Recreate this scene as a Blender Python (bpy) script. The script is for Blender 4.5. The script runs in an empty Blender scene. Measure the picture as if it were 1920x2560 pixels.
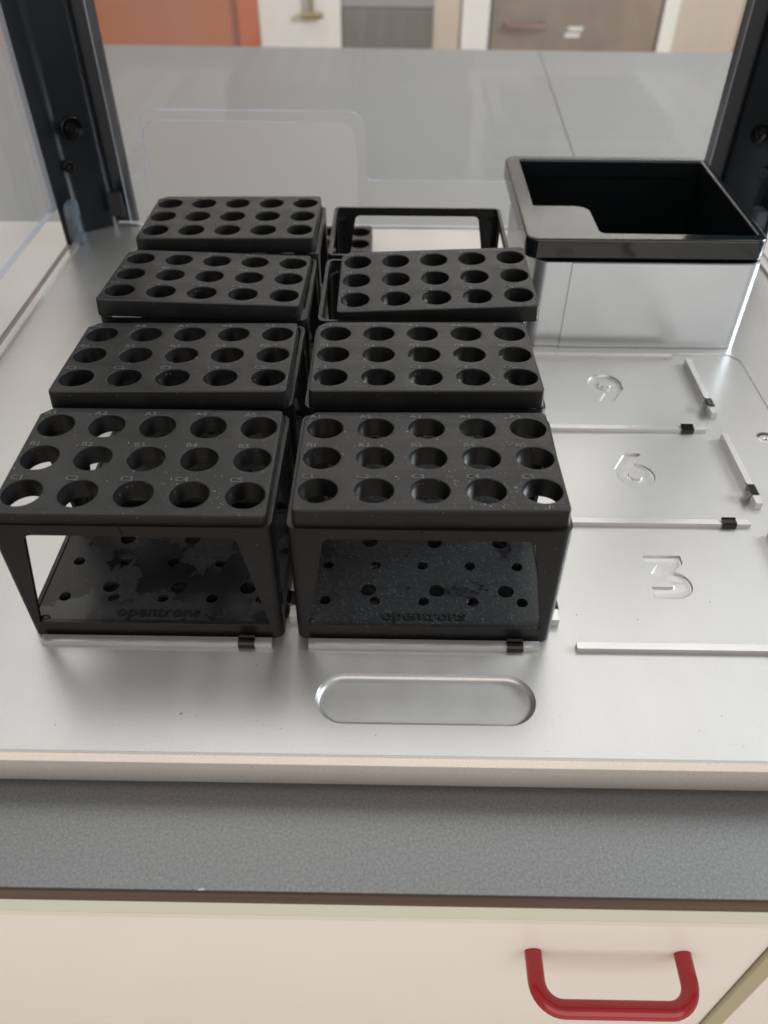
import bpy, bmesh, math, random
from mathutils import Matrix, Vector
random.seed(7)
R = math.radians
MM = 0.001                                   # everything below is written in millimetres
scene = bpy.context.scene
col = scene.collection

# ------------------------------------------------------------------ camera
cam_d = bpy.data.cameras.new('camera')
cam = bpy.data.objects.new('camera', cam_d); col.objects.link(cam)
cam.location = (0.17939, -0.24873, 0.31620)
cam.rotation_euler = (0.82666, -0.00359, 0.015342)
cam_d.sensor_fit = 'VERTICAL'; cam_d.sensor_height = 36.0
cam_d.lens = 1987.52 / 2560 * 36.0
cam_d.clip_start = 0.01; cam_d.clip_end = 50
cam_d.dof.use_dof = True
cam_d.dof.focus_distance = 0.43
cam_d.dof.aperture_fstop = 8.0
scene.camera = cam

# ------------------------------------------------------------------ light: an indoor room, windows right and far right
world = bpy.data.worlds.new('World'); scene.world = world; world.use_nodes = True
bg = world.node_tree.nodes['Background']
bg.inputs[0].default_value = (1.0, 0.985, 0.955, 1); bg.inputs[1].default_value = 0.27

def area(name, loc, target, size, size_y, power, color):
    d = bpy.data.lights.new(name, 'AREA'); d.shape = 'RECTANGLE'
    d.size = size; d.size_y = size_y; d.energy = power; d.color = color
    o = bpy.data.objects.new(name, d); col.objects.link(o)
    o.location = loc
    o.rotation_euler = (Vector(target) - Vector(loc)).to_track_quat('-Z', 'Y').to_euler()
    return o
area('window_light', (2.5, 0.70, 1.25), (0.2, 0.2, 0.0), 0.95, 0.85, 108, (0.89, 0.955, 1.0))
area('far_window_light', (0.72, 3.0, 1.28), (0.3, 0.3, 0.0), 1.35, 1.0, 4.6, (1.0, 0.96, 0.86))
area('ceiling_light', (0.1, 2.1, 2.35), (0.15, 1.7, 0.0), 3.6, 2.4, 36, (1.0, 0.965, 0.91))
area('room_fill_light', (0.3, -2.5, 0.8), (0.2, 0.0, -0.4), 4.4, 2.6, 42, (1.0, 0.92, 0.855))  # added fill lamp behind the camera, in place of warm room bounce

scene.view_settings.view_transform = 'Standard'; scene.view_settings.look = 'None'
scene.view_settings.exposure = 0.45; scene.view_settings.gamma = 1.0
scene.view_settings.use_curve_mapping = False
scene.cycles.max_bounces = 6; scene.cycles.transparent_max_bounces = 10
scene.cycles.caustics_reflective = False; scene.cycles.caustics_refractive = False
scene.cycles.sample_clamp_indirect = 6.0

# ------------------------------------------------------------------ materials
def new_mat(name):
    m = bpy.data.materials.new(name); m.use_nodes = True
    nt = m.node_tree; b = nt.nodes['Principled BSDF']
    return m, nt, b
def coords(nt, scale):
    tc = nt.nodes.new('ShaderNodeTexCoord'); mp = nt.nodes.new('ShaderNodeMapping')
    mp.inputs['Scale'].default_value = (scale,) * 3 if not hasattr(scale, '__len__') else scale
    nt.links.new(tc.outputs['Object'], mp.inputs['Vector'])
    return mp.outputs['Vector']
def noise(nt, vec, scale, detail=3, rough=0.55):
    n = nt.nodes.new('ShaderNodeTexNoise'); n.inputs['Scale'].default_value = scale
    n.inputs['Detail'].default_value = detail; n.inputs['Roughness'].default_value = rough
    nt.links.new(vec, n.inputs['Vector']); return n.outputs['Fac']
def ramp(nt, fac, stops):
    r = nt.nodes.new('ShaderNodeValToRGB'); e = r.color_ramp.elements
    while len(e) < len(stops): e.new(0.5)
    for el, (p, c) in zip(e, stops):
        el.position = p; el.color = (c[0], c[1], c[2], 1) if hasattr(c, '__len__') else (c, c, c, 1)
    nt.links.new(fac, r.inputs['Fac']); return r.outputs['Color']
def bump(nt, b, h, strength, dist):
    n = nt.nodes.new('ShaderNodeBump'); n.inputs['Strength'].default_value = strength
    n.inputs['Distance'].default_value = dist
    nt.links.new(h, n.inputs['Height']); nt.links.new(n.outputs['Normal'], b.inputs['Normal'])
def mixc(nt, fac, a, c, mode='MIX'):
    n = nt.nodes.new('ShaderNodeMix'); n.data_type = 'RGBA'; n.blend_type = mode
    for sock, v in ((n.inputs['Factor'], fac), (n.inputs[6], a), (n.inputs[7], c)):
        if hasattr(v, 'links'): nt.links.new(v, sock)
        elif hasattr(v, '__len__'): sock.default_value = (v[0], v[1], v[2], 1)
        else: sock.default_value = v
    return n.outputs[2]
def simple(name, color, rough=0.5, metal=0.0, spec=0.5, var=0.06, vscale=40, bscale=0, bstr=0.1):
    m, nt, b = new_mat(name)
    v = coords(nt, 1)
    c = ramp(nt, noise(nt, v, vscale, 4), [(0.3, tuple(x * (1 - var) for x in color)), (0.7, tuple(min(1, x * (1 + var)) for x in color))])
    nt.links.new(c, b.inputs['Base Color'])
    b.inputs['Roughness'].default_value = rough; b.inputs['Metallic'].default_value = metal
    b.inputs['Specular IOR Level'].default_value = spec
    if bscale: bump(nt, b, noise(nt, v, bscale, 2), bstr, 0.0004)
    return m
def flecks(nt, vec, scale, thr, soft=0.03):
    v = nt.nodes.new('ShaderNodeTexVoronoi'); v.inputs['Scale'].default_value = scale
    v.inputs['Randomness'].default_value = 1.0
    nt.links.new(vec, v.inputs['Vector'])
    return ramp(nt, v.outputs['Distance'], [(max(0, thr - soft), 1.0), (thr, 0.0)])

def black_plastic(name, base, rough, dust, bstr, dscale=260):
    m, nt, b = new_mat(name); v = coords(nt, 1)
    c0 = ramp(nt, noise(nt, v, 60, 4), [(0.3, tuple(x * 0.85 for x in base)), (0.75, tuple(x * 1.2 for x in base))])
    patch = ramp(nt, noise(nt, v, 28, 3), [(0.42, 0.0), (0.68, 1.0)])
    f = flecks(nt, v, dscale, 0.13, 0.05)
    k = mixc(nt, 1.0, f, patch, 'MULTIPLY')
    k2 = mixc(nt, 1.0, k, (dust,) * 3, 'MULTIPLY')
    c = mixc(nt, k2, c0, (0.42, 0.41, 0.39))
    nt.links.new(c, b.inputs['Base Color'])
    rr = ramp(nt, noise(nt, v, 35, 3), [(0.3, rough - 0.05), (0.7, rough + 0.08)])
    nt.links.new(rr, b.inputs['Roughness']); b.inputs['Specular IOR Level'].default_value = 0.30
    bump(nt, b, noise(nt, v, 2200, 2), bstr, 0.0002)
    return m
M = {}
M['insert'] = black_plastic('matte_black_plastic', (0.0062, 0.0062, 0.0066), 0.38, 0.30, 0.06)
M['frame'] = black_plastic('satin_black_plastic', (0.0066, 0.0064, 0.0067), 0.34, 0.15, 0.05)
M['mark'] = simple('highlit_black_plastic', (0.045, 0.044, 0.043), 0.35)  # same black plastic, lightened in place of highlights on the letter edges
def plate_mat(name, lo, hi, spill):
    m, nt, b = new_mat(name); v = coords(nt, 1)
    sp = ramp(nt, noise(nt, v, 700, 4, 0.75), [(0.50, 0.0), (0.80, 1.0)])
    f = flecks(nt, v, 420, 0.16, 0.06)
    c1 = mixc(nt, sp, lo, hi)
    c2 = mixc(nt, mixc(nt, 1.0, f, (0.5,) * 3, 'MULTIPLY'), c1, (0.16, 0.17, 0.19))
    wet = ramp(nt, noise(nt, v, 26, 5, 0.6), [(spill, 0.0), (spill + 0.025, 1.0)])   # dried spill patches
    c = mixc(nt, wet, (0.006, 0.006, 0.008), c2)
    nt.links.new(c, b.inputs['Base Color'])
    nt.links.new(ramp(nt, wet, [(0.0, 0.26), (1.0, 0.46)]), b.inputs['Roughness'])
    b.inputs['Specular IOR Level'].default_value = 0.4
    return m
M['plate'] = plate_mat('dusty_black_plate', (0.005, 0.0055, 0.0065), (0.046, 0.048, 0.053), 0.38)
M['plate_stained'] = plate_mat('spill_stained_black_plate', (0.021, 0.020, 0.021), (0.056, 0.055, 0.058), 0.49)
def deck_mat(name, base, rough, metal, sparkle):
    m, nt, b = new_mat(name); v = coords(nt, 1)
    big = ramp(nt, noise(nt, v, 6, 3), [(0.3, tuple(x * 0.97 for x in base)), (0.7, tuple(min(1, x * 1.03) for x in base))])
    fine = ramp(nt, noise(nt, v, 900, 3, 0.7), [(0.30, 0.92), (0.72, 1.0)])
    c = mixc(nt, 1.0, big, fine, 'MULTIPLY')
    sm = ramp(nt, noise(nt, coords(nt, (1.0, 0.35, 1.0)), 22, 5, 0.7), [(0.35, 0.955), (0.65, 1.0)])      # faint wiping smears
    c = mixc(nt, 1.0, c, sm, 'MULTIPLY')
    nt.links.new(c, b.inputs['Base Color'])
    b.inputs['Metallic'].default_value = metal
    rr = ramp(nt, noise(nt, v, 700, 2, 0.7), [(0.3, rough - 0.03), (0.7, rough + 0.03)])
    nt.links.new(rr, b.inputs['Roughness'])
    bump(nt, b, noise(nt, v, 1300, 2), sparkle, 0.0002)
    return m
M['deck'] = deck_mat('satin_aluminium', (0.510, 0.505, 0.496), 0.33, 0.76, 0.04)
M['rail'] = simple('milled_aluminium', (0.56, 0.553, 0.54), 0.26, 0.65, 0.5, 0.03, 60)
M['base'] = deck_mat('anodised_base', (0.665, 0.61, 0.565), 0.30, 0.60, 0.02)  # warm tint on silver metal stands in for the room's reflection
M['sheet'] = simple('pale_sheet_metal', (0.58, 0.61, 0.63), 0.34, 0.80, 0.5, 0.05, 14)
M['post'] = simple('dark_blue_grey_powder_coat', (0.009, 0.0105, 0.013), 0.30, 0.0, 0.38, 0.08, 30)
M['gloss_black'] = simple('glossy_black_plastic', (0.006, 0.008, 0.009), 0.09, 0.0, 0.6, 0.1, 30)
M['liner'] = simple('black_bin_liner_plastic', (0.003, 0.005, 0.006), 0.6, 0.0, 0.08, 0.1, 20)
M['clip'] = simple('spring_steel', (0.04, 0.038, 0.036), 0.20, 1.0, 0.5)
M['chrome'] = simple('bright_steel', (0.75, 0.74, 0.72), 0.22, 1.0)
M['rubber'] = simple('black_rubber', (0.010, 0.010, 0.011), 0.6)
M['seal'] = simple('mauve_grey_seal', (0.26, 0.215, 0.20), 0.55)
M['white_dust'] = simple('pale_dust', (0.42, 0.41, 0.39), 0.8)
M['dark_dust'] = simple('dark_crumbs', (0.04, 0.035, 0.03), 0.8)
M['red'] = simple('red_enamel', (0.37, 0.016, 0.026), 0.17, 0.0, 0.55, 0.06, 20)
def cream_mat():
    m, nt, b = new_mat('cream_laminate'); v = coords(nt, (1, 1, 2.2))
    c = ramp(nt, noise(nt, v, 7, 6, 0.65), [(0.3, (0.83, 0.82, 0.775)), (0.7, (0.845, 0.838, 0.80))])
    k = flecks(nt, coords(nt, 1), 38, 0.022, 0.008)
    c = mixc(nt, mixc(nt, 1.0, k, (0.5,) * 3, 'MULTIPLY'), c, (0.30, 0.25, 0.20))
    nt.links.new(c, b.inputs['Base Color'])
    nt.links.new(ramp(nt, noise(nt, v, 16, 5, 0.7), [(0.3, 0.29), (0.7, 0.38)]), b.inputs['Roughness'])
    return m
M['cream'] = cream_mat()
M['green_rail'] = simple('pale_green_laminate', (0.66, 0.70, 0.60), 0.4, 0.0, 0.4, 0.02, 6)
M['pale_edge'] = simple('pale_edge_band', (0.76, 0.75, 0.66), 0.38, 0.0, 0.4, 0.02, 6)
M['olive_edge'] = simple('olive_edge_band', (0.42, 0.40, 0.27), 0.4, 0.0, 0.4, 0.04, 10)
M['black_edge'] = simple('black_worktop_core', (0.016, 0.016, 0.017), 0.45)
def brown():
    m, nt, b = new_mat('brown_chipboard_edge'); v = coords(nt, (3, 60, 160))
    c = ramp(nt, noise(nt, v, 1, 5), [(0.3, (0.055, 0.036, 0.028)), (0.7, (0.115, 0.075, 0.056))])
    nt.links.new(c, b.inputs['Base Color']); b.inputs['Roughness'].default_value = 0.55
    return m
M['brown'] = brown()
def counter_mat():
    m, nt, b = new_mat('grey_speckled_laminate'); v = coords(nt, 1)
    c = ramp(nt, noise(nt, v, 850, 3, 0.65), [(0.30, (0.078, 0.080, 0.080)), (0.52, (0.122, 0.124, 0.123)), (0.74, (0.180, 0.183, 0.181))])
    nt.links.new(c, b.inputs['Base Color'])
    b.inputs['Roughness'].default_value = 0.33
    b.inputs['Specular IOR Level'].default_value = 0.8
    bump(nt, b, noise(nt, v, 420, 3), 0.12, 0.0003)
    return m
M['counter'] = counter_mat()
M['wall'] = simple('off_white_paint', (0.80, 0.745, 0.70), 0.7, 0, 0.3, 0.02, 2)
M['orange'] = simple('orange_door_laminate', (0.45, 0.140, 0.050), 0.45, 0, 0.4, 0.08, 2)
M['orange_jamb'] = simple('orange_jamb_paint', (0.56, 0.115, 0.030), 0.4, 0, 0.4, 0.04, 3)
M['grey_panel'] = simple('warm_grey_panel', (0.165, 0.145, 0.128), 0.4, 0, 0.4, 0.06, 3)
M['light_panel'] = simple('mid_grey_panel', (0.30, 0.275, 0.26), 0.4, 0, 0.4, 0.04, 3)
M['beige'] = simple('beige_panel', (0.55, 0.45, 0.36), 0.45, 0, 0.4, 0.04, 3)
M['steel'] = simple('brushed_steel_door', (0.38, 0.31, 0.25), 0.28, 0.7, 0.5, 0.40, 3.2)  # broad tone changes in the colour stand in for blurred room reflections
M['brass'] = simple('dull_brass', (0.36, 0.29, 0.15), 0.4, 0.6)
M['wood_handle'] = simple('red_brown_handle', (0.20, 0.085, 0.055), 0.4)
M['reflection_paint'] = simple('painted_reflection', (0.70, 0.68, 0.64), 0.7)  # pale colour for the lamp reflections painted on the steel door

def acrylic(name, tint, haze, cloud=(0.58, 0.60, 0.63)):
    m = bpy.data.materials.new(name); m.use_nodes = True; nt = m.node_tree; nt.nodes.clear()
    out = nt.nodes.new('ShaderNodeOutputMaterial'); tr = nt.nodes.new('ShaderNodeBsdfTransparent')
    tr.inputs[0].default_value = (*tint, 1)
    gl = nt.nodes.new('ShaderNodeBsdfGlossy'); gl.inputs['Roughness'].default_value = 0.03
    df = nt.nodes.new('ShaderNodeBsdfDiffuse'); df.inputs[0].default_value = (*cloud, 1)
    lw = nt.nodes.new('ShaderNodeLayerWeight'); lw.inputs[0].default_value = 0.5      # facing: 1 - cos of the viewing angle
    pw = nt.nodes.new('ShaderNodeMath'); pw.operation = 'POWER'; pw.inputs[1].default_value = 5.0
    fr = nt.nodes.new('ShaderNodeMath'); fr.operation = 'MULTIPLY_ADD'; fr.inputs[1].default_value = 0.7; fr.inputs[2].default_value = 0.02
    nt.links.new(lw.outputs['Facing'], pw.inputs[0]); nt.links.new(pw.outputs[0], fr.inputs[0])
    v = coords(nt, (1.6, 1.6, 0.25)); nz = ramp(nt, noise(nt, v, 9, 3), [(0.32, haze * 0.35), (0.68, haze * 1.8)])  # upright haze streaks stand in for room reflections on the panes
    m1 = nt.nodes.new('ShaderNodeMixShader'); m2 = nt.nodes.new('ShaderNodeMixShader')
    nt.links.new(nz, m1.inputs[0]); nt.links.new(tr.outputs[0], m1.inputs[1]); nt.links.new(df.outputs[0], m1.inputs[2])
    nt.links.new(fr.outputs[0], m2.inputs[0]); nt.links.new(m1.outputs[0], m2.inputs[1]); nt.links.new(gl.outputs[0], m2.inputs[2])
    nt.links.new(m2.outputs[0], out.inputs[0])
    return m
M['acrylic'] = acrylic('clear_acrylic', (0.98, 0.985, 0.985), 0.034)
M['acrylic_edge'] = acrylic('polished_acrylic_edge', (0.66, 0.70, 0.80), 0.72, (0.42, 0.45, 0.53))  # cloudy blue-grey colour stands in for light caught in the cut edges
M['clear_plastic'] = acrylic('cloudy_clear_plastic', (0.62, 0.69, 0.75), 0.14, (0.42, 0.47, 0.54))

# ------------------------------------------------------------------ mesh helpers (mm in, metres out)
def finish(me, angle=32, weighted=True):
    me.polygons.foreach_set('use_smooth', [True] * len(me.polygons))
    me.set_sharp_from_angle(angle=R(angle)); me.update()
    if not weighted: return me
    o = bpy.data.objects.new('temp', me); col.objects.link(o)         # large faces keep their own flat normal
    md = o.modifiers.new('w', 'WEIGHTED_NORMAL'); md.keep_sharp = True; md.weight = 90
    dg = bpy.context.evaluated_depsgraph_get()
    out = bpy.data.meshes.new_from_object(o.evaluated_get(dg)); out.name = me.name
    bpy.data.objects.remove(o)
    return out
def obj(name, me, mat=None, parent=None):
    if mat is not None and not me.materials: me.materials.append(M[mat])
    o = bpy.data.objects.new(name, me); col.objects.link(o)
    if parent is not None: o.parent = parent
    return o
def tag(o, label=None, cat=None, group=None, kind=None):
    if label: o['label'] = label
    if cat: o['category'] = cat
    if group: o['group'] = group
    if kind: o['kind'] = kind
    return o
def empty(name, loc=(0, 0, 0), rot=(0, 0, 0)):
    o = bpy.data.objects.new(name, None); col.objects.link(o); o.empty_display_size = 0.02
    o.location = [a * MM for a in loc]; o.rotation_euler = rot
    return o
def bm_new(): return bmesh.new()
def bm_mesh(name, bm, angle=32, bevel=0, seg=2):
    if bevel:
        es = [e for e in bm.edges if len(e.link_faces) == 2 and e.calc_face_angle(0) > R(30)]
        bmesh.ops.bevel(bm, geom=es, offset=bevel, segments=seg, affect='EDGES', profile=0.6)
    bmesh.ops.recalc_face_normals(bm, faces=bm.faces)
    bmesh.ops.scale(bm, vec=(MM,) * 3, verts=bm.verts)
    me = bpy.data.meshes.new(name); bm.to_mesh(me); bm.free()
    return finish(me, angle)
def add_box(bm, x0, x1, y0, y1, z0, z1, mat=None):
    vs = [bm.verts.new(v) for v in ((x0, y0, z0), (x1, y0, z0), (x1, y1, z0), (x0, y1, z0), (x0, y0, z1), (x1, y0, z1), (x1, y1, z1), (x0, y1, z1))]
    if mat is not None:
        for v in vs: v.co = mat @ v.co
    for f in ((3, 2, 1, 0), (4, 5, 6, 7), (0, 1, 5, 4), (1, 2, 6, 5), (2, 3, 7, 6), (3, 0, 4, 7)):
        bm.faces.new([vs[i] for i in f])
def box_mesh(name, x0, x1, y0, y1, z0, z1, bevel=0, seg=2):
    bm = bm_new(); add_box(bm, x0, x1, y0, y1, z0, z1); return bm_mesh(name, bm, 32, bevel, seg)
def prism(bm, pts, z0, z1, mat=None):
    lo = [bm.verts.new((x, y, z0)) for x, y in pts]; hi = [bm.verts.new((x, y, z1)) for x, y in pts]
    if mat is not None:
        for v in lo + hi: v.co = mat @ v.co
    n = len(pts)
    bm.faces.new(lo[::-1]); bm.faces.new(hi)
    for i in range(n): bm.faces.new((lo[i], lo[(i + 1) % n], hi[(i + 1) % n], hi[i]))
def circle(cx, cy, r, n=32, a0=0.0, a1=360.0, closed=True):
    k = n if closed else n + 1
    return [(cx + r * math.cos(R(a0 + (a1 - a0) * i / n)), cy + r * math.sin(R(a0 + (a1 - a0) * i / n))) for i in range(k)]
def rrect(x0, x1, y0, y1, r, n=6):
    rs = r if hasattr(r, '__len__') else (r,) * 4            # bl, br, tr, tl
    out = []
    for (cx, cy, a, rr) in ((x0 + rs[0], y0 + rs[0], 180, rs[0]), (x1 - rs[1], y0 + rs[1], 270, rs[1]), (x1 - rs[2], y1 - rs[2], 0, rs[2]), (x0 + rs[3], y1 - rs[3], 90, rs[3])):
        out += circle(cx, cy, rr, n, a, a + 90, False)
    return out
def plate(name, outer, holes, z0, z1, bevel=0.0, res=1, mat=None, angle=32):
    """a flat plate with any outline and through holes; the bevel rounds its upper and lower edges (outlines are given at the caps)"""
    cu = bpy.data.curves.new(name, 'CURVE'); cu.dimensions = '2D'; cu.fill_mode = 'BOTH'
    for pts in [outer] + list(holes):
        sp = cu.splines.new('POLY'); sp.points.add(len(pts) - 1); sp.use_cyclic_u = True
        for p, (x, y) in zip(sp.points, pts): p.co = (x, y, 0, 1)
    cu.extrude = (z1 - z0) / 2 - bevel; cu.bevel_depth = bevel; cu.bevel_resolution = res
    o = bpy.data.objects.new(name, cu); col.objects.link(o)
    dg = bpy.context.evaluated_depsgraph_get()
    me = bpy.data.meshes.new_from_object(o.evaluated_get(dg))
    bpy.data.objects.remove(o); bpy.data.curves.remove(cu)
    T = Matrix.Translation((0, 0, (z0 + z1) / 2))
    if mat is not None: T = mat @ T
    me.transform(Matrix.Scale(MM, 4) @ T); me.name = name
    bm = bm_new(); bm.from_mesh(me); bmesh.ops.remove_doubles(bm, verts=bm.verts, dist=1e-7)
    bmesh.ops.recalc_face_normals(bm, faces=bm.faces); bm.to_mesh(me); bm.free()
    return finish(me, angle)
def text_mesh(name, body, size, extrude, bevel, sx=1.0, spacing=1.0):
    cu = bpy.data.curves.new(name, 'FONT'); cu.body = body; cu.size = size * MM
    cu.extrude = extrude * MM; cu.bevel_depth = bevel * MM; cu.bevel_resolution = 1; cu.resolution_u = 3
    cu.align_x = 'CENTER'; cu.align_y = 'CENTER'; cu.space_character = spacing
    o = bpy.data.objects.new(name, cu); col.objects.link(o)
    dg = bpy.context.evaluated_depsgraph_get()
    me = bpy.data.meshes.new_from_object(o.evaluated_get(dg))
    bpy.data.objects.remove(o); bpy.data.curves.remove(cu)
    me.transform(Matrix.Diagonal((sx, 1, 1, 1)))
    return finish(me, 40, False)
def boolean(me, cutters, bevel=0.0, seg=2):
    o = bpy.data.objects.new('temp', me); col.objects.link(o); tmp = []
    for c in cutters:
        k = bpy.data.objects.new('cut', c); col.objects.link(k); tmp.append(k)
        md = o.modifiers.new('b', 'BOOLEAN'); md.operation = 'DIFFERENCE'; md.solver = 'EXACT'; md.object = k
    if bevel:
        md = o.modifiers.new('v', 'BEVEL'); md.width = bevel * MM; md.segments = seg; md.limit_method = 'ANGLE'; md.angle_limit = R(30)
    dg = bpy.context.evaluated_depsgraph_get()
    out = bpy.data.meshes.new_from_object(o.evaluated_get(dg))
    for k in tmp: bpy.data.objects.remove(k)
    bpy.data.objects.remove(o)
    return finish(out, 30)
def tube(bm, pts, r, n=12):
    pts = [Vector(p) for p in pts]; rings = []
    up = None
    for i, p in enumerate(pts):
        t = (pts[min(i + 1, len(pts) - 1)] - pts[max(i - 1, 0)]).normalized()
        if up is None: up = t.orthogonal().normalized()
        up = (up - t * up.dot(t)).normalized(); s = t.cross(up)
        rings.append([bm.verts.new(p + (up * math.cos(2 * math.pi * k / n) + s * math.sin(2 * math.pi * k / n)) * r) for k in range(n)])
    for a, b in zip(rings, rings[1:]):
        for k in range(n): bm.faces.new((a[k], a[(k + 1) % n], b[(k + 1) % n], b[k]))
    bm.faces.new(rings[0][::-1]); bm.faces.new(rings[-1])
XZ = Matrix(((1, 0, 0, 0), (0, 0, -1, 0), (0, 1, 0, 0), (0, 0, 0, 1)))      # plate drawn in (x, z), thickness along -y
YZ = Matrix(((0, 0, 1, 0), (1, 0, 0, 0), (0, 1, 0, 0), (0, 0, 0, 1)))       # plate drawn in (y, z), thickness along +x

# ------------------------------------------------------------------ the room seen far behind (about 3 m away)
WY = 3060
FLOOR = -930
tag(obj('back_wall', box_mesh('wall', -2600, 3000, WY, WY + 100, FLOOR, 2100), 'wall'), kind='structure')
d = tag(empty('orange_door', (-740, WY, FLOOR)), 'orange door in an orange frame, far behind the bench', 'door')
obj('door_leaf', box_mesh('leaf', -420, 352, -38, -2, 2, 1300, 3), 'orange', d)
obj('door_frame', box_mesh('jamb', 356, 424, -62, -2, 0, 1300, 4), 'orange_jamb', d)
obj('door_frame', box_mesh('jamb2', -490, -424, -62, -2, 0, 1300, 4), 'orange_jamb', d)
d = tag(empty('white_cupboard', (-166, WY, FLOOR)), 'white cupboard front between the orange door and the dark grey appliance', 'cupboard')
obj('front_panel', box_mesh('p', -146, 146, -50, -2, 60, 1200, 3), 'wall', d)
bm = bm_new(); tube(bm, [(44, -72, 640), (44, -72, 900)], 9); tube(bm, [(44, -52, 860), (44, -72, 860)], 8)
obj('handle_rod', bm_mesh('rod', bm), 'brass', d)
bm = bm_new(); tube(bm, [(4, -72, 637), (84, -72, 637)], 11); obj('handle_foot', bm_mesh('foot', bm), 'brass', d)
d = tag(empty('grey_appliance', (145, WY, FLOOR)), 'dark warm-grey appliance with a lighter top panel, right of the white cupboard', 'appliance')
obj('lower_panel', box_mesh('p', -160, 160, -56, -2, 60, 655, 4), 'grey_panel', d)
obj('upper_panel', box_mesh('p', -160, 160, -50, -2, 659, 1200, 4), 'light_panel', d)
d = tag(empty('beige_cupboard', (406, WY, FLOOR)), 'narrow beige and cream cupboard left of the steel cabinet', 'cupboard')
obj('beige_panel', box_mesh('p', -99, -2, -46, -2, 60, 1200, 3), 'beige', d)
obj('cream_panel', box_mesh('p', 2, 98, -56, -2, 60, 1200, 3), 'wall', d)
d = tag(empty('steel_cabinet', (810, WY, FLOOR)), 'brushed steel cabinet with a red-brown handle, far behind the bin', 'cabinet')
obj('steel_door', box_mesh('p', -296, 290, -60, -2, 60, 1250, 4), 'steel', d)
bm = bm_new(); tube(bm, [(-246, -60, 612), (-244, -85, 610), (-232, -92, 609), (-180, -92, 609), (-124, -92, 609), (-112, -85, 610), (-110, -60, 612)], 9)
obj('handle', bm_mesh('h', bm), 'wood_handle', d)
obj('reflection_patch', box_mesh('p', -25, 28, -62.5, -60.5, 592, 606), 'reflection_paint', d)  # thin pale patch standing in for a lamp reflection
obj('reflection_patch', box_mesh('p', -34, 20, -62.5, -60.5, 572, 586), 'reflection_paint', d)  # second patch, also a lamp reflection put in as colour
d = tag(empty('pale_door', (1280, WY, FLOOR)), 'pale beige door with a white frame, right of the steel cabinet', 'door')
obj('door_frame', box_mesh('p', -170, -140, -70, -2, 0, 1300, 4), 'wall', d)
obj('door_frame', box_mesh('p', -136, -112, -50, -2, 0, 1300, 4), 'pale_edge', d)
obj('door_leaf', box_mesh('p', -108, 122, -40, -2, 2, 1300, 3), 'beige', d)
obj('door_frame', box_mesh('p', 126, 190, -70, -2, 0, 1300, 4), 'wall', d)

M['floor'] = simple('warm_tan_floor', (0.44, 0.33, 0.25), 0.5, 0, 0.4, 0.08, 6)
bm = bm_new(); add_box(bm, -2600, 3000, -2600, WY + 100, FLOOR - 40, FLOOR)
tag(obj('floor', bm_mesh('floor', bm), 'floor'), kind='structure')
# ------------------------------------------------------------------ lab bench with drawers
CZ = -25.5
bench = tag(empty('lab_bench', (180, 0, CZ)), 'grey speckled laminate lab bench with cream drawer fronts below', 'bench')
bx = lambda x: x - 180
def bz(z): return z - CZ
def seam_x(y): return 365.5 + 0.0445 * y
def rear_y(x): return 1306 - 0.0245 * (x - 180)
for pts in ([(-1500, -112.4), (seam_x(-112.4) - .6, -112.4), (seam_x(1300) - .6, rear_y(seam_x(1300))), (-1500, rear_y(-1500))],
            [(seam_x(-112.4) + .6, -112.4), (1900, -112.4), (1900, rear_y(1900)), (seam_x(1300) + .6, rear_y(seam_x(1300)))]):
    pts = [(bx(x), y) for x, y in pts]
    bm = bm_new(); prism(bm, pts, -0.4, 0.0); obj('worktop', bm_mesh('top', bm, 32, 0.1, 1), 'counter', bench)
    bm = bm_new(); prism(bm, [(x, y + (0.3 if y < 0 else 0)) for x, y in pts], -4.2, -0.42); obj('worktop_core', bm_mesh('core', bm), 'black_edge', bench)
    bm = bm_new(); prism(bm, [(x, y + (0.9 if y < 0 else 0)) for x, y in pts], -15.5, -4.22); obj('worktop_substrate', bm_mesh('sub', bm, 32, .3), 'brown', bench)
FY = -70.0
obj('cabinet_carcass', box_mesh('c', bx(-1400), bx(1800), FY + 21, 700, bz(-850), bz(-41.2)), 'pale_edge', bench)
obj('top_rail', box_mesh('r', bx(-1400), bx(1800), FY - 1, FY + 20.8, bz(-163.0), bz(-41.3), 0.6), 'green_rail', bench)
def drawer(x0, x1, z0, z1, handle_x=None):
    dr = obj('drawer_front', box_mesh('d', bx(x0), bx(x1), FY + 0.4, FY + 19, bz(z0), bz(z1), 1.6, 3), 'cream', bench)
    bm = bm_new(); add_box(bm, bx(x0), bx(x1), FY - 0.6, FY + 19.5, bz(z1) + 0.1, bz(z1) + 6.2)
    obj('edge_band', bm_mesh('e', bm, 32, 0.8), 'pale_edge', dr)
    if handle_x is not None:
        hz = bz(-216.0); hx = bx(handle_x); w = 46.0; dep = 31.0; r0 = 15.0
        pts = [(hx - w, FY + .3, hz), (hx - w, FY - dep + r0, hz)]
        pts += [(hx - w + r0 - r0 * math.cos(R(a)), FY - dep + r0 - r0 * math.sin(R(a)), hz) for a in range(10, 91, 10)]
        pts += [(hx + w - r0 + r0 * math.sin(R(a)), FY - dep + r0 - r0 * math.cos(R(a)), hz) for a in range(0, 91, 10)]
        pts += [(hx + w, FY + .3, hz)]
        bm = bm_new(); tube(bm, pts, 5.3, 20); obj('handle', bm_mesh('h', bm, 50), 'red', dr)
drawer(-520, 410.5, -470, -170.5, 316.6)
drawer(424.5, 1300, -470, -170.5)
obj('divider', box_mesh('v', bx(411.6), bx(423.4), FY - 3.0, FY + 20, bz(-850), bz(-163.4), 0.8), 'olive_edge', bench)
bm = bm_new()
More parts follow.
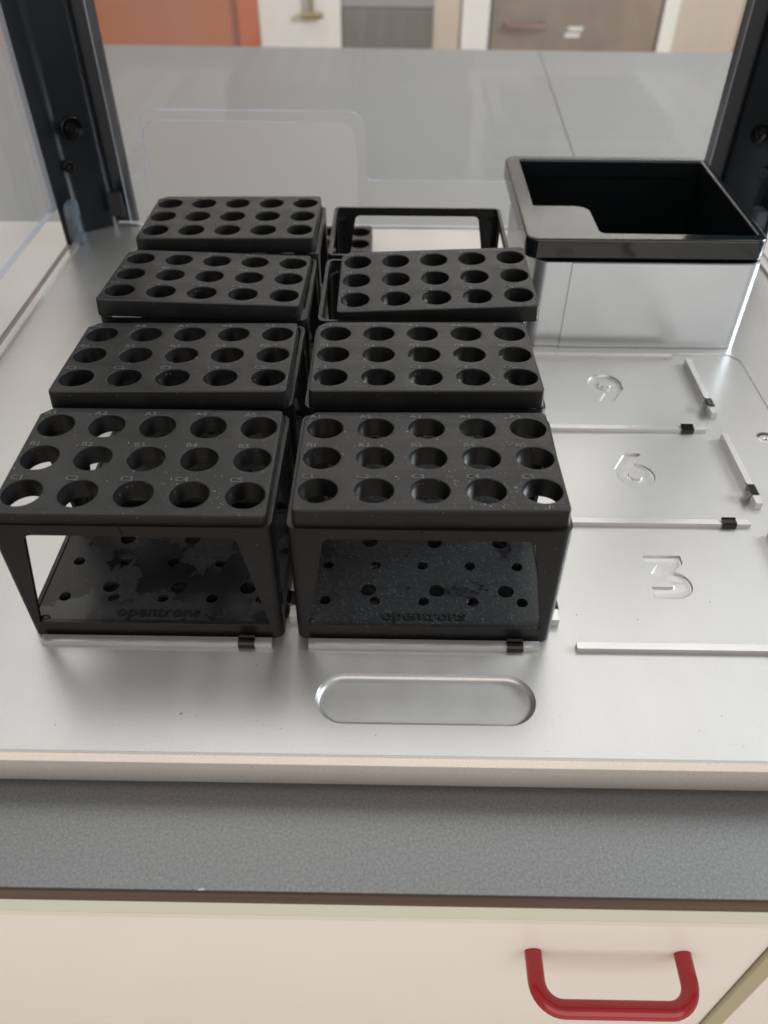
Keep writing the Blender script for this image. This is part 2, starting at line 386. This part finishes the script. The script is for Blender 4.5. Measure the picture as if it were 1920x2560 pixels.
prism(bm, [(bx(100.3), -112.25), (bx(101.0), -112.5), (bx(103.0), -112.5), (bx(103.8), -112.2), (bx(102.6), -111.75), (bx(101.2), -111.95)], 0.02, 0.1)
obj('chipped_edge', bm_mesh('chip', bm), 'white_dust', bench)

# ------------------------------------------------------------------ the liquid handling machine: base, deck, posts, panes
robot = tag(empty('liquid_handler', (196, 220, CZ)), 'benchtop liquid handling machine with silver numbered deck, dark posts and clear panes', 'lab machine')
rx = lambda x: x - 196
ry = lambda y: y - 220
RT = Matrix.Translation((-196 * MM, -220 * MM, -CZ * MM))
def robj(name, me, mat=None, parent=None):
    """part given in deck coordinates (mm, slot 1 corner = origin, deck top = 0)"""
    me.transform(RT); return obj(name, me, mat, parent or robot)
# base body, rounded bottom front
prof = [(506, -25.3), (-61.0, -25.3), (-63.6, -24.3), (-65.6, -22.2), (-67.0, -19.0), (-67.7, -15.0), (-67.7, -11.0), (-67.2, -7.6), (-66.4, -4.4), (506, -4.4)]
bm = bm_new(); prism(bm, prof[::-1], -222, 614, YZ); robj('base', bm_mesh('base', bm, 40), 'base')
robj('side_shelf', box_mesh('shelf', -221, -123.4, -63, 505, -4.3, -0.6, 0.8), 'deck')
robj('side_shelf', box_mesh('shelf', 516.4, 613, -63, 505, -4.3, -0.6, 0.8), 'deck')
robj('seal_strip', box_mesh('seal', -123.2, -116.4, -63, 470, -4.3, -1.2, 0.6), 'seal')
robj('seal_strip', box_mesh('seal', 509.4, 516.2, -63, 470, -4.3, -1.2, 0.6), 'seal')
# deck plate with stamped numbers and a finger recess
slab = plate('deck_plate', rrect(-115.7, 508.7, -63.6, 503.5, 2.0, 3), [], -4.3, 0.0, 0.5, 2)
cut = [plate('recess', rrect(148.4, 244.9, -44.7, -23.3, 10.7, 12), [], -3.6, 12, 3.3, 4)]
cx, cy = 330.5, 131.4
six = [(336.2, 151.6), (328.6, 152.0), (319.9, 137.2)] + circle(cx, cy, 10.6, 26, 162, 448, False)
def rotp(pts, cx, cy): return [(2 * cx - x, 2 * cy - y) for x, y in pts]
nine = rotp(six, 330.5, 136.4); nine = [(x, y + 90.5 + 0.8) for x, y in nine]
three = [(320.6, 60.6), (320.6, 56.4), (328.2, 56.2), (322.6, 48.6), (323.6, 43.6), (329.5, 43.4)] + circle(329.6, 40.2, 3.0, 8, 75, -90, False) + \
        [(320.2, 37.2), (319.9, 31.6)] + circle(331.0, 40.0, 8.7, 14, -88, 68, False) + [(331.6, 48.6), (338.7, 56.4), (338.7, 60.6)]
DEP = 1.6
cut.append(plate('six', six, [circle(cx, cy, 5.3, 16)], -DEP, 5, 1.3, 1))
cut.append(plate('nine', nine, [circle(cx, 2 * 136.4 - cy + 91.3, 5.3, 16)], -DEP, 5, 1.3, 1))
cut.append(plate('three', three, [], -DEP, 5, 1.3, 1))
cut.append(plate('screw_hole', circle(424.6, 171.0, 5.2, 24), [], -3.5, 5, 1.2, 1))
deck = robj('deck_plate', boolean(slab, cut), 'deck')
bm = bm_new(); prism(bm, [(-63.9, -0.25), (-64.6, -0.5), (-66.5, -4.1), (-66.3, -4.35), (-63.9, -4.35)][::-1], -221, 613, YZ)
robj('front_edge_trim', bm_mesh('trim', bm, 40, 0.15, 1), 'base', deck)
robj('lip', box_mesh('lip', -115.9, -110.6, -63, 456, 0.02, 2.4, 1.1, 3), 'rail', deck)
robj('lip', box_mesh('lip', 504.6, 508.9, -63, 456, 0.02, 1.9, 0.8, 3), 'rail', deck)
bm = bm_new(); pts = [(300, 274, .1), (424, 274, .1)] + [(424 + 13.5 * math.sin(R(a)), 260.5 + 13.5 * math.cos(R(a)), .1) for a in range(15, 91, 15)] + [(437.5, 100, .1), (437.5, -62, .1)]
tube(bm, pts, 0.55, 8); robj('panel_ridge', bm_mesh('ridge', bm), 'rail', deck)
robj('screw', plate('screw', circle(424.6, 171.0, 4.2, 24), [circle(424.6, 171, 1.5, 6)], -3.4, -0.9, 0.5, 2), 'chrome', deck)
# rails in front of the slots, side bars, spring clips
def rail_mesh(x0, x1, y0, y1, h=2.8):
    bm = bm_new(); add_box(bm, x0, x1, y0, y1, -0.6, h); return bm_mesh('rail', bm, 20, 1.15, 1)
def clip_front(x, y):
    bm = bm_new(); w = 4.0
    prof = [(y - 5.4, 0.3), (y - 5.3, 2.9), (y - 4.4, 3.7), (y - 1.4, 3.7), (y - 0.4, 4.5), (y - 0.1, 4.2), (y - 1.0, 3.1), (y - 4.2, 3.1), (y - 4.7, 2.6), (y - 4.8, 0.3)]
    prism(bm, prof, x - w, x + w, Matrix(((0, 0, 1, 0), (1, 0, 0, 0), (0, 1, 0, 0), (0, 0, 0, 1))))
    robj('clip', bm_mesh('clip', bm, 32, 0.12, 1), 'clip', deck)
def clip_side(x, y):
    bm = bm_new(); w = 4.0
    prof = [(x + 2.9, 0.3), (x + 2.8, 4.9), (x + 1.6, 6.1), (x - 2.0, 6.1), (x - 3.6, 7.2), (x - 4.0, 7.0), (x - 2.2, 5.4), (x + 1.4, 5.4), (x + 2.1, 4.6), (x + 2.2, 0.3)]
    prism(bm, [(a, b) for a, b in prof], y - w, y + w, XZ @ Matrix.Scale(1, 4))
    ys = [v.co.y for v in bm.verts]; mid = (min(ys) + max(ys)) / 2
    for v in bm.verts: v.co.y += y - mid
    robj('clip', bm_mesh('clip', bm, 32, 0.12, 1), 'clip', deck)
for r_ in range(4):
    for c_ in range(3):
        ox, oy = c_ * 132.5, r_ * 90.5
        n = r_ * 3 + c_ + 1
        x1 = ox + (121.2 if n != 12 else 121.8)
        robj('rail', rail_mesh(ox + 6.9, x1, oy - 5.4, oy - 1.4), 'rail', deck)
        if n != 12: clip_front(ox + 108.8, oy - 1.0)
        if r_ < 3:
            bm = bm_new()
            for a, b in ((oy + 27.5, oy + 79.0), (oy + 10.5, oy + 18.0)):
                add_box(bm, ox + 128.6, ox + 132.6, a, b, 0.02, 5.0)
            robj('side_bar', bm_mesh('bar', bm, 32, 0.9, 2), 'rail', deck)
            clip_side(ox + 130.4, oy + 22.5)
# corner posts: bent sheet metal, angled across the corner
def post(mir):
    f = (lambda x: x) if not mir else (lambda x: 393 - x)
    path = [(-119.6, 452)] + [(-117.2, 470), (-116.2, 473.8), (-114.4, 477.2), (-112.0, 479.8)] + [(-93.5, 495.2), (-90.6, 497.8), (-89.2, 500.4), (-88.2, 504.0)] + [(-88.0, 507.2), (-70.5, 507.4), (-69.2, 510.0)]
    th = 2.6
    out = []
    for i, p in enumerate(path):
        a = Vector(path[max(i - 1, 0)]); b = Vector(path[min(i + 1, len(path) - 1)])
        t = (b - a).normalized(); nn = Vector((-t.y, t.x)); out.append((p[0] + nn.x * th, p[1] + nn.y * th))
    pts = [(f(x), y) for x, y in path + out[::-1]]
    bm = bm_new(); prism(bm, pts, 0.1, 560)
    return robj('corner_post', bm_mesh('post', bm, 35, 0.0, 2), 'post')
for mir in (False, True):
    p = post(mir)
    f = (lambda x: x) if not mir else (lambda x: 393 - x)
    # latch knob and bolt on the angled face
    nrm = Vector(((0.66 if not mir else -0.66), -0.75, 0)); 
    def disc(name, x, y, z, r, h, mat, hole=0, n=24):
        Q = Matrix.Translation((f(x), y, z)) @ nrm.to_track_quat('Z', 'Y').to_matrix().to_4x4()
        return robj(name, plate(name, circle(0, 0, r, n), [circle(0, 0, hole, 6)] if hole else [], -0.5, h, min(0.8, h * .3), 2, Q), mat, p)
    disc('latch', -105.5, 485.6, 92, 9.0, 5.0, 'clip', 5.4)
    bm = bm_new(); nv = nrm.normalized(); c0 = Vector((f(-105.5), 485.6, 90)) + nv * 4
    tube(bm, [c0 + Vector((-2, 0, -3)), c0 + nv * 5 + Vector((0, 0, -4)), c0 + nv * 8 + Vector((3, 0, -1)), c0 + nv * 7 + Vector((5, 0, 3))], 2.0, 10)
    robj('latch_hook', bm_mesh('hook', bm, 60), 'post', p)
    disc('bolt', -113.2, 477.6, 62, 4.2, 3.4, 'clip', 1.6)
    # cloudy clear bracket holding the side pane
    bm = bm_new()
    for (xa, xb, ya, yb, za, zb) in ((-119.0, -110.0, 455, 465, 1.2, 31), (-115.5, -107.0, 451, 464, 25, 37), (-114.8, -106.6, 452, 464.6, 0.3, 8)):
        add_box(bm, min(f(xa), f(xb)), max(f(xa), f(xb)), ya, yb, za, zb)
    robj('clear_bracket', bm_mesh('bracket', bm, 40, 1.6, 3), 'clear_plastic', p)
    robj('rubber_pad', box_mesh('pad', min(f(-88), f(-76)), max(f(-88), f(-76)), 489.5, 495.8, 12, 33, 0.8), 'rubber', p)
# clear panes; the cut edges have a material of their own
def edge_mat(me, axis):
    me.materials.append(M['acrylic']); me.materials.append(M['acrylic_edge'])
    for pl in me.polygons:
        if abs(pl.normal[axis]) < 0.8: pl.material_index = 1
    return me
front = [(-73.5, 2.0), (-50.5, 2.0)] + circle(-50.5, 5.0, 3, 4, -90, 0, False) + circle(-31.0, 78.5, 16.5, 8, 180, 90, False) + circle(129.0, 78.0, 16.0, 8, 90, 0, False) + \
        circle(150.0, 5.5, 4.5, 5, 180, 270, False) + [(463.5, 1.0), (463.5, 560), (-73.5, 560)]
robj('rear_pane', edge_mat(plate('pane', front, [], -500.2, -496.6, 0.3, 1, XZ), 1))
back = [(-85, 42), (-58, 42)] + circle(-58, 46.5, 4.5, 4, -90, 0, False) + circle(-37.0, 83.5, 16.5, 8, 180, 90, False) + circle(135.5, 83.0, 17.0, 8, 90, 0, False) + \
       circle(157.0, 44.5, 4.5, 5, 180, 270, False) + [(470, 40), (470, 560), (-85, 560)]
robj('rear_pane', edge_mat(plate('pane', back, [], -513.0, -509.4, 0.3, 1, XZ), 1))
side = rrect(-60, 463, 30.5, 560, 4, 4)
robj('side_pane', edge_mat(plate('pane', side, [], -131.6, -125.6, 0.3, 1, YZ), 0))
robj('side_pane', edge_mat(plate('pane', side, [], 518.6, 524.6, 0.3, 1, YZ), 0))

# ------------------------------------------------------------------ waste bin at the back right
binr = tag(empty('waste_bin', (356, 368, 0)), 'silver sheet-metal waste bin with glossy black rim and notched opening', 'bin')
BT = Matrix.Translation((-356 * MM, -368 * MM, 0))
def bobj(name, me, mat, parent=None): me.transform(BT); return obj(name, me, mat, parent or binr)
opening = [(282, 446.5), (282, 349)] + circle(284, 348.5, 2.0, 3, 200, 270, False) + [(314, 346.4)] + circle(314.5, 337.2, 8.6, 6, 85, 8, False) + [(323.4, 305)] + \
          circle(328.5, 303, 5.0, 4, 190, 262, False) + [(430, 296.6)] + circle(432.5, 300.6, 4.0, 4, 270, 360, False) + [(436.5, 444)] + circle(434, 444, 2.8, 3, 0, 90, False) + [(285, 447)]
rim = bobj('rim', plate('rim', rrect(273.4, 439.2, 289.4, 452.6, 7.5, 6), [opening], 67.0, 82.0, 1.6, 3), 'gloss_black')
bobj('liner', plate('liner', rrect(280.5, 437.0, 284.6, 448.9, 7.2, 5), [rrect(281.4, 436.1, 285.5, 448.0, 6.6, 5)], 2.0, 66.95), 'liner')
bobj('liner_floor', plate('lf', rrect(281.0, 436.5, 285.0, 448.4, 7, 5), [], 0.9, 1.9), 'liner')
bobj('shell', plate('shell', rrect(279.5, 438.0, 283.4, 450.0, 8.5, 8), [rrect(280.4, 437.1, 284.3, 449.1, 7.8, 8)], 0.3, 66.9), 'sheet')
wrap = [(305.0, 282.3), (429.6, 282.3)] + circle(429.6, 291.7, 9.4, 10, -81, 0, False) + [(439.0, 430), (438.2, 430)] + circle(429.6, 291.7, 8.6, 10, 0, -81, False) + [(429.6, 283.1), (305.0, 283.1)]
bobj('front_panel', plate('wrap', wrap, [], 0.3, 66.8), 'sheet')

# ------------------------------------------------------------------ tube racks: open frames and loose 15-hole inserts
SLOT = {n + 1: ((n % 3) * 132.5, (n // 3) * 90.5) for n in range(12)}
W, Dp = 127.76, 85.48
HX = [13.88 + 25 * i for i in range(5)]; HY = {'A': 67.75, 'B': 42.75, 'C': 17.75}
# frame: rounded tube with a window through each wall
tube_me = plate('frame', rrect(0.9, 126.9, 0.4, 85.1, 5.0, 6), [rrect(3.2, 124.6, 2.7, 82.8, 3.0, 6)], 0.3, 76.0)
def window(h_top, h_bot, z0, z1, r):
    """trapezoid, narrower at the top, rounded corners"""
    p = [(-h_bot, z0), (h_bot, z0)]
    for sx, a0, a1 in ((1, 0, 90), (-1, 90, 180)):
        p += circle(sx * (h_top - r), z1 - r, r, 5, a0, a1, False)
    return p
wf = plate('wf', window(47.6, 56.8, 10.2, 70.0, 4.0), [], -120, 30, 0, 1, Matrix.Translation((63.9, 0, 0)) @ XZ)
ws = plate('ws', window(27.5, 36.0, 10.2, 70.0, 4.0), [], -30, 160, 0, 1, Matrix.Translation((0, 42.75, 0)) @ YZ)
frame_me = boolean(tube_me, [wf, ws], 0.45, 2); frame_me.name = 'frame'
small = [circle(x, y, 2.9, 16) for x in HX for y in HY.values()]
bigs = [circle(x, y, 4.0, 20) for x in (35.5, 70.7, 106.2) for y in (25.24, 60.24)]
plate_me = plate('base_plate', rrect(3.4, 124.4, 2.9, 82.6, 2.6, 4), [[((px - mx) * 1.10 + mx, (py - my) * 1.10 + my) for px, py in c] for c in small + bigs for mx, my in [(sum(q[0] for q in c) / len(c), sum(q[1] for q in c) / len(c))]], 6.2, 9.6, 0.32, 1)
stained_me = plate_me.copy(); stained_me.materials.append(M['plate_stained'])
logo_me = text_mesh('lettering', 'opentrons', 9.0, 0.32, 0.14, 1.0, 1.02)
lx = [v.co.x for v in logo_me.vertices]; logo_me.transform(Matrix.Diagonal((41.5 * MM / (max(lx) - min(lx)), 1, 1, 1)))
logo_me.transform(Matrix.Translation((64.0 * MM, 8.1 * MM, 9.7 * MM)))
tick_me = box_mesh('tick', 60.2, 60.9, -0.15, 0.7, 70.6, 75.4, 0.1, 1)
ledges = []
for sx in (0, 1):
    for sy in (0, 1):
        x = 3.0 if not sx else 124.8; y = 2.5 if not sy else 83.0; a = 1 if not sx else -1; b = 1 if not sy else -1
        pts = [(x, y), (x + 7 * a, y), (x, y + 7 * b)]
        if a * b < 0: pts = pts[::-1]
        bm = bm_new(); prism(bm, pts, 67.4, 69.2); ledges.append(bm_mesh('ledge', bm))
nub_me = None
bm = bm_new(); bmesh.ops.create_uvsphere(bm, u_segments=10, v_segments=6, radius=2.6, matrix=Matrix.Translation((8.6, 3.6, 9.3)) @ Matrix.Diagonal((1, .6, .9, 1)))
nub_me = bm_mesh('nub', bm)
frame_labels = {
 1: 'open black rack frame in the front row at the left edge, spill-stained base plate',
 2: 'open black rack frame in the front row beside the bare deck, dusty base plate',
 4: 'black rack frame second from the front in the left column',
 5: 'black rack frame second from the front in the right column',
 7: 'black rack frame third from the front in the left column',
 8: 'black rack frame whose insert has slipped sideways over its right edge',
 10: 'black rack frame at the back of the left column',
 11: 'empty black rack frame without an insert, left of the waste bin'}
for n, lab in frame_labels.items():
    ox, oy = SLOT[n]
    e = tag(empty('tube_rack', (ox, oy, 0.0)), lab, 'tube rack', 'black tube racks on the deck')
    obj('frame', frame_me, 'frame', e)
    bp = obj('base_plate', plate_me if n != 1 else stained_me, 'plate', e)
    obj('lettering', logo_me, 'frame', bp)
    obj('mould_tick', tick_me, 'frame', e); [obj('corner_ledge', l_, 'frame', e) for l_ in ledges]; obj('corner_nub', nub_me, 'frame', e)
# insert block, origin at its middle hole, top at z = 0
HT = 10.6
def insert_mesh():
    b = 0.85
    x0, x1, y0, y1 = -60.0, 60.0, -39.0, 39.0
    out = circle(x0 + 2, y0 + 2, 2 - b * .2, 4, 180, 270, False) + circle(x1 - 2, y0 + 2, 2 - b * .2, 4, 270, 360, False) + circle(x1 - 2, y1 - 2, 2 - b * .2, 4, 0, 90, False) + [(x0 + 5.0, y1), (x0, y1 - 5.0)]
    holes = [circle(x - 63.88, y - 42.75, 8.75 + b, 40) for x in HX for y in HY.values()]
    me = plate('block', out, holes, -HT, 0, b, 1)
    for v in me.vertices:                                   # a little draft on the outer walls
        if v.co.z < -0.004 and (abs(v.co.x) > 0.0585 or abs(v.co.y) > 0.0375):
            v.co.x *= 1.006; v.co.y *= 1.006
    return me
block_me = insert_mesh()
marks = {}
for r_ in 'ABC':
    for k in range(5):
        me = text_mesh('mark', r_ + str(k + 1), 4.4, 0.11, 0.10, 1.12, 1.05)
        me.transform(Matrix.Translation(((HX[k] - 63.88 - 5.3) * MM, (HY[r_] - 42.75 + 9.75) * MM, 0.10 * MM)))
        marks[r_ + str(k + 1)] = me
inserts = {  # slot: dx, dy, dz, yaw, pitch, roll (degrees), label
 1: (-0.02, -1.26, -1.56, 0.40, 0.42, 0.30, 'black fifteen-hole insert in the front row at the left edge, sitting low'),
 2: (0.12, 0.0, 0.02, 0.44, -3.22, -0.43, 'dusty black fifteen-hole insert in the front row, beside the bare deck'),
 4: (-0.29, -5.51, 1.76, 1.24, -3.84, -0.05, 'black fifteen-hole insert second from the front in the left column'),
 5: (0.01, -1.08, 1.11, 0.72, -3.55, -0.24, 'black fifteen-hole insert second from the front in the right column'),
 7: (-1.09, -3.66, 2.43, -0.46, -3.54, 1.20, 'black fifteen-hole insert third from the front in the left column, leaning down to the right'),
 8: (8.94, -0.3, 1.25, 0.32, 0.91, -2.39, 'black fifteen-hole insert slipped sideways and tilted on its frame before the bin'),
 10: (-0.74, -1.94, 3.13, 0.40, -1.40, -0.53, 'black fifteen-hole insert at the back of the left column'),
}
insert_objs = []
def make_insert(loc, rot, lab):
    e = tag(empty('rack_insert', loc, rot), lab, 'rack insert', 'fifteen-hole tube inserts')
    obj('block', block_me, 'insert', e)
    for k, me in marks.items(): obj('hole_mark', me, 'mark', e)
    insert_objs.append(e); return e
for n, (dx, dy, dz, yw, pt, rl, lab) in inserts.items():
    ox, oy = SLOT[n]
    make_insert((ox + 63.88 + dx, oy + 42.75 + dy, 82.9 + dz), (R(pt), R(rl), R(yw)), lab)
make_insert((98.0, 436.5, HT + 0.3), (0, 0, R(0.4)), 'black fifteen-hole insert lying flat on the deck behind the racks, mostly hidden')

# ------------------------------------------------------------------ dust and crumbs
def specks(name, spots, mat, label, cat):
    bm = bm_new()
    for (p, s, rotz, el) in spots:
        Q = Matrix.Translation(p) @ Matrix.Rotation(rotz, 4, 'Z') @ Matrix.Diagonal((el, 1, 0.5, 1))
        vs = [bm.verts.new(Q @ (Vector(v) * s)) for v in ((1, 0, 0), (-.5, .86, 0), (-.5, -.86, 0), (0, 0, .9))]
        for f in ((0, 1, 3), (1, 2, 3), (2, 0, 3), (2, 1, 0)): bm.faces.new([vs[i] for i in f])
    o = obj(name, bm_mesh(name, bm), mat)
    tag(o, label, cat, kind='stuff'); return o
bpy.context.view_layer.update()
spots = []
def on_hole(x, y): return any((x - (hx - 63.88)) ** 2 + (y - (hy - 42.75)) ** 2 < 9.6 ** 2 for hx in HX for hy in HY.values())
for e, cnt in zip(insert_objs, (90, 300, 60, 130, 40, 50, 20, 0)):
    k = 0
    while k < cnt:
        x, y = random.uniform(-59, 59), random.uniform(-38, 38)
        if random.random() < 0.35: x, y = random.gauss(38, 14), random.gauss(-28, 7)
        if abs(x) > 59 or abs(y) > 38 or on_hole(x, y): continue
        k += 1
        p = e.matrix_world @ Vector((x * MM, y * MM, 0.02 * MM)); s = random.choice((0.07, 0.09, 0.11, 0.14, 0.22))
        spots.append((Vector(p) / MM, s, random.uniform(0, 6.28), random.choice((1, 1, 1.6, 3.5))))
for n, cnt in ((1, 50), (2, 140)):
    ox, oy = SLOT[n]
    for k in range(cnt):
        spots.append((Vector((ox + random.uniform(6, 122), oy + random.uniform(4, 80), 9.62)), random.choice((0.08, 0.11, 0.15)), random.uniform(0, 6.28), random.choice((1, 1, 2))))
specks('dust', spots, 'white_dust', 'pale dust specks on the black inserts and base plates', 'dust')
spots = []
for k in range(60): spots.append((Vector((random.uniform(-104, -30), random.gauss(380, 45), 0.03)), random.choice((.3, .4, .55)), random.uniform(0, 6.28), random.choice((1, 1.4))))
for k in range(38): spots.append((Vector((random.uniform(10, 340), random.uniform(-62, -12), 0.03)), random.choice((.16, .22, .3)), random.uniform(0, 6.28), random.choice((1, 1.5, 2))))
for k in range(26): spots.append((Vector((random.uniform(268, 430), random.uniform(5, 262), 0.03)), random.choice((.2, .28, .36)), random.uniform(0, 6.28), random.choice((1, 1.6))))
for p in ((84, -44, .03), (-103.5, 402, .03), (400, 240, .03), (398, 150, .03)): spots.append((Vector(p), 0.7, 0.3, 1.2))
spots = [s for s in spots if not (140 < s[0].x < 254 and -52 < s[0].y < -15)]
specks('crumbs', spots, 'dark_dust', 'dark crumbs and grit scattered over the silver deck', 'crumbs')
